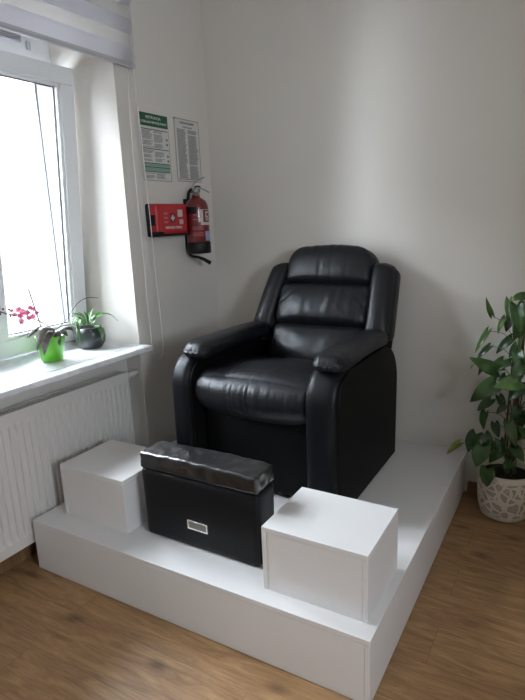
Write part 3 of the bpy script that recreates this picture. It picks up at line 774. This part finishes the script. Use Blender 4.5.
sp = obj('flower_stem', tube(spline([oq(55, 331), oq(48, 326), oq(41, 322), oq(30, 318), oq(18, 316), oq(4, 313), oq(-8, 309)], 5), .0030, 6), M['stem'], orc, smooth=True)
obj('support_stick', tube([oq(43, 332), oq(28, 288)], .0030, 6), M['stick'], orc)
obj('flower_stem', tube(spline([oq(56, 330), oq(66, 320), oq(74, 308), oq(79, 302), oq(87, 298), oq(98, 298)], 6), .0022, 6), M['stem'], orc, smooth=True)
obj('aerial_root', tube(spline([oq(52, 331), oq(38, 327), oq(30, 330), oq(27, 338)], 5), .0014, 6), M['stick'], orc, smooth=True)
obj('aerial_root', tube(spline([oq(56, 331), oq(64, 326), oq(72, 326), oq(76, 334)], 5), .0014, 6), M['stick'], orc, smooth=True)
for (px, py, sz, dx) in ((19, 310, .017, .0), (24, 312, .017, .012), (30, 308, .014, .0), (22, 321, .018, .01), (33, 316, .015, .008), (37, 313, .012, 0), (29, 318, .014, .012), (15, 315, .014, 0), (27, 313, .017, .006), (20, 316, .016, .004), (34, 309, .012, .004), (12, 311, .011, .0)):
    c = oq(px, py, OX+dx); bm = bmesh.new(); fdir = (CP-c).normalized() + Vector((random.uniform(-.5, .5), random.uniform(-.5, .5), random.uniform(-.3, .5))); fdir.normalize()
    a_ = fdir.orthogonal().normalized(); b_ = fdir.cross(a_)
    for k in range(5):
        an = 2*PI*k/5 + random.random()*.4; dd = a_*math.cos(an) + b_*math.sin(an)
        lb_ = leaf_bm(c, c+dd*sz+fdir*.003, sz*.85, fdir, droop=.1, cup=.2, shape='oval', n=5, m=4)
        me = bpy.data.meshes.new('x'); lb_.to_mesh(me); lb_.free(); bm.from_mesh(me); bpy.data.meshes.remove(me)
    obj('flower', bm, M['pink'], orc, smooth=True, normals=False)
for px, py in ((9, 309.5), (10.5, 316), (3, 309), (0, 314), (-5, 308)):
    c = oq(px, py); obj('bud', rbox(T(*c), (.005, .005, .0065), .0049, (4, 4, 4)), M['bud'], orc, smooth=True)

# second sill plant -------------------------------------------------------
AX, AY = -.200, -.905
al = empty('potted_succulent', (AX, AY, OZ), 'spiky green succulent in a dark ribbed pot near the window reveal', 'potted plant')
obj('pot', lathe((AX, AY, OZ), [(.048, 0), (.056, .004), (.074, .035), (.078, .06), (.074, .09), (.066, .112), (.061, .112), (.060, .09)], seg=48, f=lambda t_, z: 1+.012*math.cos(12*t_)), M['darkpot'], al, smooth=True)
obj('soil', lathe((AX, AY, OZ), [(.001, .094), (.064, .096), (.02, .1), (.001, .1)], seg=24, cap0=False, cap1=False), M['soil'], al)
def aq(px, py, x=AX): return at(px, py, 0, x)
for b, tp, wdt, dx, dr in (((89, 324), (101, 312), .020, .0, .15), ((88, 324), (93, 308), .018, -.02, .1), ((86, 324), (78, 312), .018, .0, .15), ((90, 323), (119, 322), .017, .06, .32), ((92, 324), (112, 316), .017, .0, .25), ((85, 324), (68, 322), .018, -.02, .35), ((85, 324), (80, 344), .022, .085, .5), ((92, 325), (103, 341), .020, .075, .5), ((88, 324), (84, 311), .016, .02, .1), ((89, 324), (97, 314), .016, .03, .12), ((84, 325), (70, 330), .018, .04, .4), ((86, 323), (70, 313), .015, -.03, .2)):
    obj('leaf', leaf_bm(aq(*b), aq(*tp, AX+dx), wdt, (.2, -.3, 1), droop=dr, cup=.3, shape='strap', thick=.0016), M['aloe'], al, smooth=True)
obj('tag', bx(AX+.060, AX+.066, AY-.055, AY-.047, OZ+.098, OZ+.106), M['leaf_yellow'], al)

# ------------------------------------------------------------------ pothos by the right wall
PX, PY = 1.782, -.148
po = empty('potted_pothos', (PX, PY, 0), 'tall green climbing plant in a white pebble-patterned pot against the wall', 'potted plant')
def pq(px, py, y=PY): return at(px, py, 1, y)
obj('pot', lathe((PX, PY, 0), [(.098, 0), (.106, .004), (.112, .02), (.121, .05), (.127, .10), (.129, .16), (.130, .236), (.128, .240), (.121, .240), (.120, .19)], seg=64), M['pebble'], po, smooth=True)
obj('soil', lathe((PX, PY, 0), [(.001, .205), (.121, .208), (.05, .214), (.001, .216)], seg=32, cap0=False, cap1=False), M['soil'], po)
p0 = pq(509, 474, PY); p1 = pq(512, 330, PY)
obj('moss_pole', tube([(PX+.02, PY, .2), (PX+.025, PY, .6), (PX+.03, PY, .98)], .014, 12), M['moss'], po, smooth=True)
obj('cane', tube([pq(506, 470), pq(505, 440), pq(509, 400), pq(514, 350)], .0045, 8), M['moss'], po, smooth=True)
polex = [Vector((PX+.02+.01*k/10, PY-.01, .22+.078*k)) for k in range(11)]
random.seed(11)
for k in range(5):
    ph = k*1.3
    pts = [Vector((PX+.02+(.022+.008*math.sin(i+k))*math.cos(i*.8+ph), PY+.022*math.sin(i*.8+ph), .2+i*.085)) for i in range(3+min(k*2, 7))]
    obj('vine', tube(spline(pts, 5), .0032, 6), M['greenstem'], po, smooth=True)
LV = [ # base px, tip px, width m, base depth, tip depth, material, droop
 ((492, 315), (486, 297), .028, -.12, -.14, 'leaf', .12), ((509, 300), (509, 321), .036, -.15, -.17, 'leaf_light', .15),
 ((525, 296), (510, 301), .045, -.16, -.18, 'leaf_light', .25), ((517, 305), (522, 334), .075, -.17, -.20, 'leaf', .15),
 ((488, 331), (475, 353), .030, -.15, -.18, 'leaf_light', .12), ((490, 346), (477, 359), .032, -.12, -.13, 'leaf_dark', .2),
 ((498, 371), (469, 357), .070, -.20, -.24, 'leaf', .1), ((511, 362), (496, 373), .042, -.18, -.20, 'leaf_dark', .2),
 ((512, 338), (496, 354), .045, -.12, -.13, 'leaf_dark', .15), ((517, 345), (509, 358), .036, -.13, -.15, 'leaf_dark', .15),
 ((496, 383), (470, 402), .085, -.22, -.25, 'leaf', .18), ((520, 382), (494, 387), .080, -.24, -.27, 'leaf_light', .15),
 ((491, 399), (477, 411), .050, -.17, -.19, 'leaf_dark', .2), ((524, 364), (511, 379), .070, -.22, -.25, 'leaf', .15),
 ((525, 388), (508, 401), .065, -.20, -.22, 'leaf_dark', .15), ((486, 412), (484, 430), .052, -.19, -.21, 'leaf', .12),
 ((495, 423), (499, 438), .046, -.15, -.16, 'leaf_dark', .12), ((509, 422), (516, 448), .055, -.20, -.22, 'leaf', .12),
 ((526, 414), (520, 430), .050, -.17, -.18, 'leaf_dark', .12), ((476, 434), (468, 452), .075, -.23, -.26, 'leaf_dark', .15),
 ((483, 447), (476, 467), .085, -.26, -.28, 'leaf', .15), ((460, 443), (447, 454), .042, -.27, -.30, 'leaf_yellow', .1),
 ((488, 469), (487, 487), .078, -.285, -.30, 'leaf', .1), ((485, 434), (492, 452), .050, -.19, -.20, 'leaf_dark', .12),
 ((501, 452), (489, 463), .060, -.24, -.26, 'leaf', .15), ((500, 440), (506, 456), .050, -.20, -.21, 'leaf_dark', .15),
 ((514, 448), (524, 462), .055, -.20, -.23, 'leaf', .15), ((505, 405), (496, 414), .034, -.17, -.18, 'leaf_dark', .15),
 ((503, 360), (489, 372), .045, -.15, -.17, 'leaf', .15), ((484, 362), (478, 376), .026, -.17, -.19, 'leaf_dark', .1), ((480, 358), (470, 370), .022, -.17, -.18, 'leaf_dark', .1),
 ((505, 318), (498, 334), .030, -.14, -.15, 'leaf_light', .2), ((519, 408), (511, 420), .045, -.18, -.20, 'leaf', .15),
 ((512, 316), (506, 332), .050, -.13, -.14, 'leaf_dark', .15), ((521, 322), (514, 340), .060, -.15, -.16, 'leaf_dark', .15), ((506, 376), (499, 392), .045, -.14, -.15, 'leaf_dark', .15), ((518, 352), (524, 370), .060, -.19, -.21, 'leaf', .15), ((499, 396), (505, 410), .040, -.13, -.14, 'leaf_dark', .15), ((490, 440), (482, 452), .045, -.20, -.22, 'leaf_dark', .15), ((512, 462), (502, 470), .050, -.20, -.22, 'leaf_dark', .2), ((497, 448), (490, 440), .030, -.18, -.19, 'leaf', .1), ((521, 436), (515, 426), .045, -.15, -.16, 'leaf_dark', .1)]
for (b, tp, wd, d0, d1, mm, dr) in LV:
    B = pq(*b, d0); Tp = pq(*tp, d1)
    lo = obj('leaf', leaf_bm(B, Tp, wd, (-.15+random.uniform(-.35, .35), -.8, .45+random.uniform(-.25, .3)), droop=dr*.8, cup=random.uniform(.05, .30), twist=random.uniform(-.25, .25), wave=.06, n=12, m=8), M[mm], po, smooth=True)
    k = min(10, max(0, int((B.z-.30)/.078))); root = polex[k]
    mid = (root+B)/2 + Vector((0, -.012, .035))
    obj('petiole', tube(spline([root, mid, B], 5), .0017, 6), M['greenstem'], lo, smooth=True)
for k in range(24):   # the side that runs out of the picture
    z = random.uniform(.30, 1.08); a = random.uniform(-1.3, .9)
    B = Vector((PX+.055+.06*math.cos(a), PY-.04+.06*math.sin(a), z)); ln = random.uniform(.07, .10)
    Tp = B + Vector((math.cos(a)*ln*.8, min(.09, math.sin(a)*ln*.5), -ln*random.uniform(.2, .8)))
    if Tp.y > -.02: Tp.y = -.02
    lo = obj('leaf', leaf_bm(B, Tp, random.uniform(.05, .08), (math.cos(a)*.6, -.5, .6), droop=.12, cup=.15, n=10, m=6), M[random.choice(['leaf', 'leaf', 'leaf_dark', 'leaf_light'])], po, smooth=True)
    root = polex[min(10, max(0, int((B.z-.28)/.078)))]
    obj('petiole', tube(spline([root, (root+B)/2+Vector((0, -.01, .02)), B], 4), .0017, 6), M['greenstem'], lo, smooth=True)

# ------------------------------------------------------------------ daylight
w = bpy.data.worlds.new('world'); SC.world = w; w.use_nodes = True
bg = w.node_tree.nodes['Background']; bg.inputs['Color'].default_value = (.80, .90, 1.0, 1); bg.inputs['Strength'].default_value = 33.0
def portal(name, loc, rot, sx, sy):
    l = bpy.data.lights.new(name, 'AREA'); l.shape = 'RECTANGLE'; l.size = sx; l.size_y = sy; l.cycles.is_portal = True
    o = bpy.data.objects.new(name, l); C.objects.link(o); o.location = loc; o.rotation_euler = rot; return o
portal('daylight_portal', (-.60, (OY0+OY1)/2, 1.65), (0, -PI/2, 0), 1.7, 1.3)
portal('daylight_portal', (-.60, (S0+S1)/2, 1.65), (0, -PI/2, 0), 1.7, 1.3)
portal('daylight_portal', (XR+.18, (V0+V1)/2, (VZ0+VZ1)/2), (0, PI/2, 0), VZ1-VZ0, V1-V0)
vs = SC.view_settings; vs.view_transform = 'Standard'; vs.look = 'None'; vs.gamma = 1; vs.use_curve_mapping = False; vs.exposure = 0.50
SC.display_settings.display_device = 'sRGB'
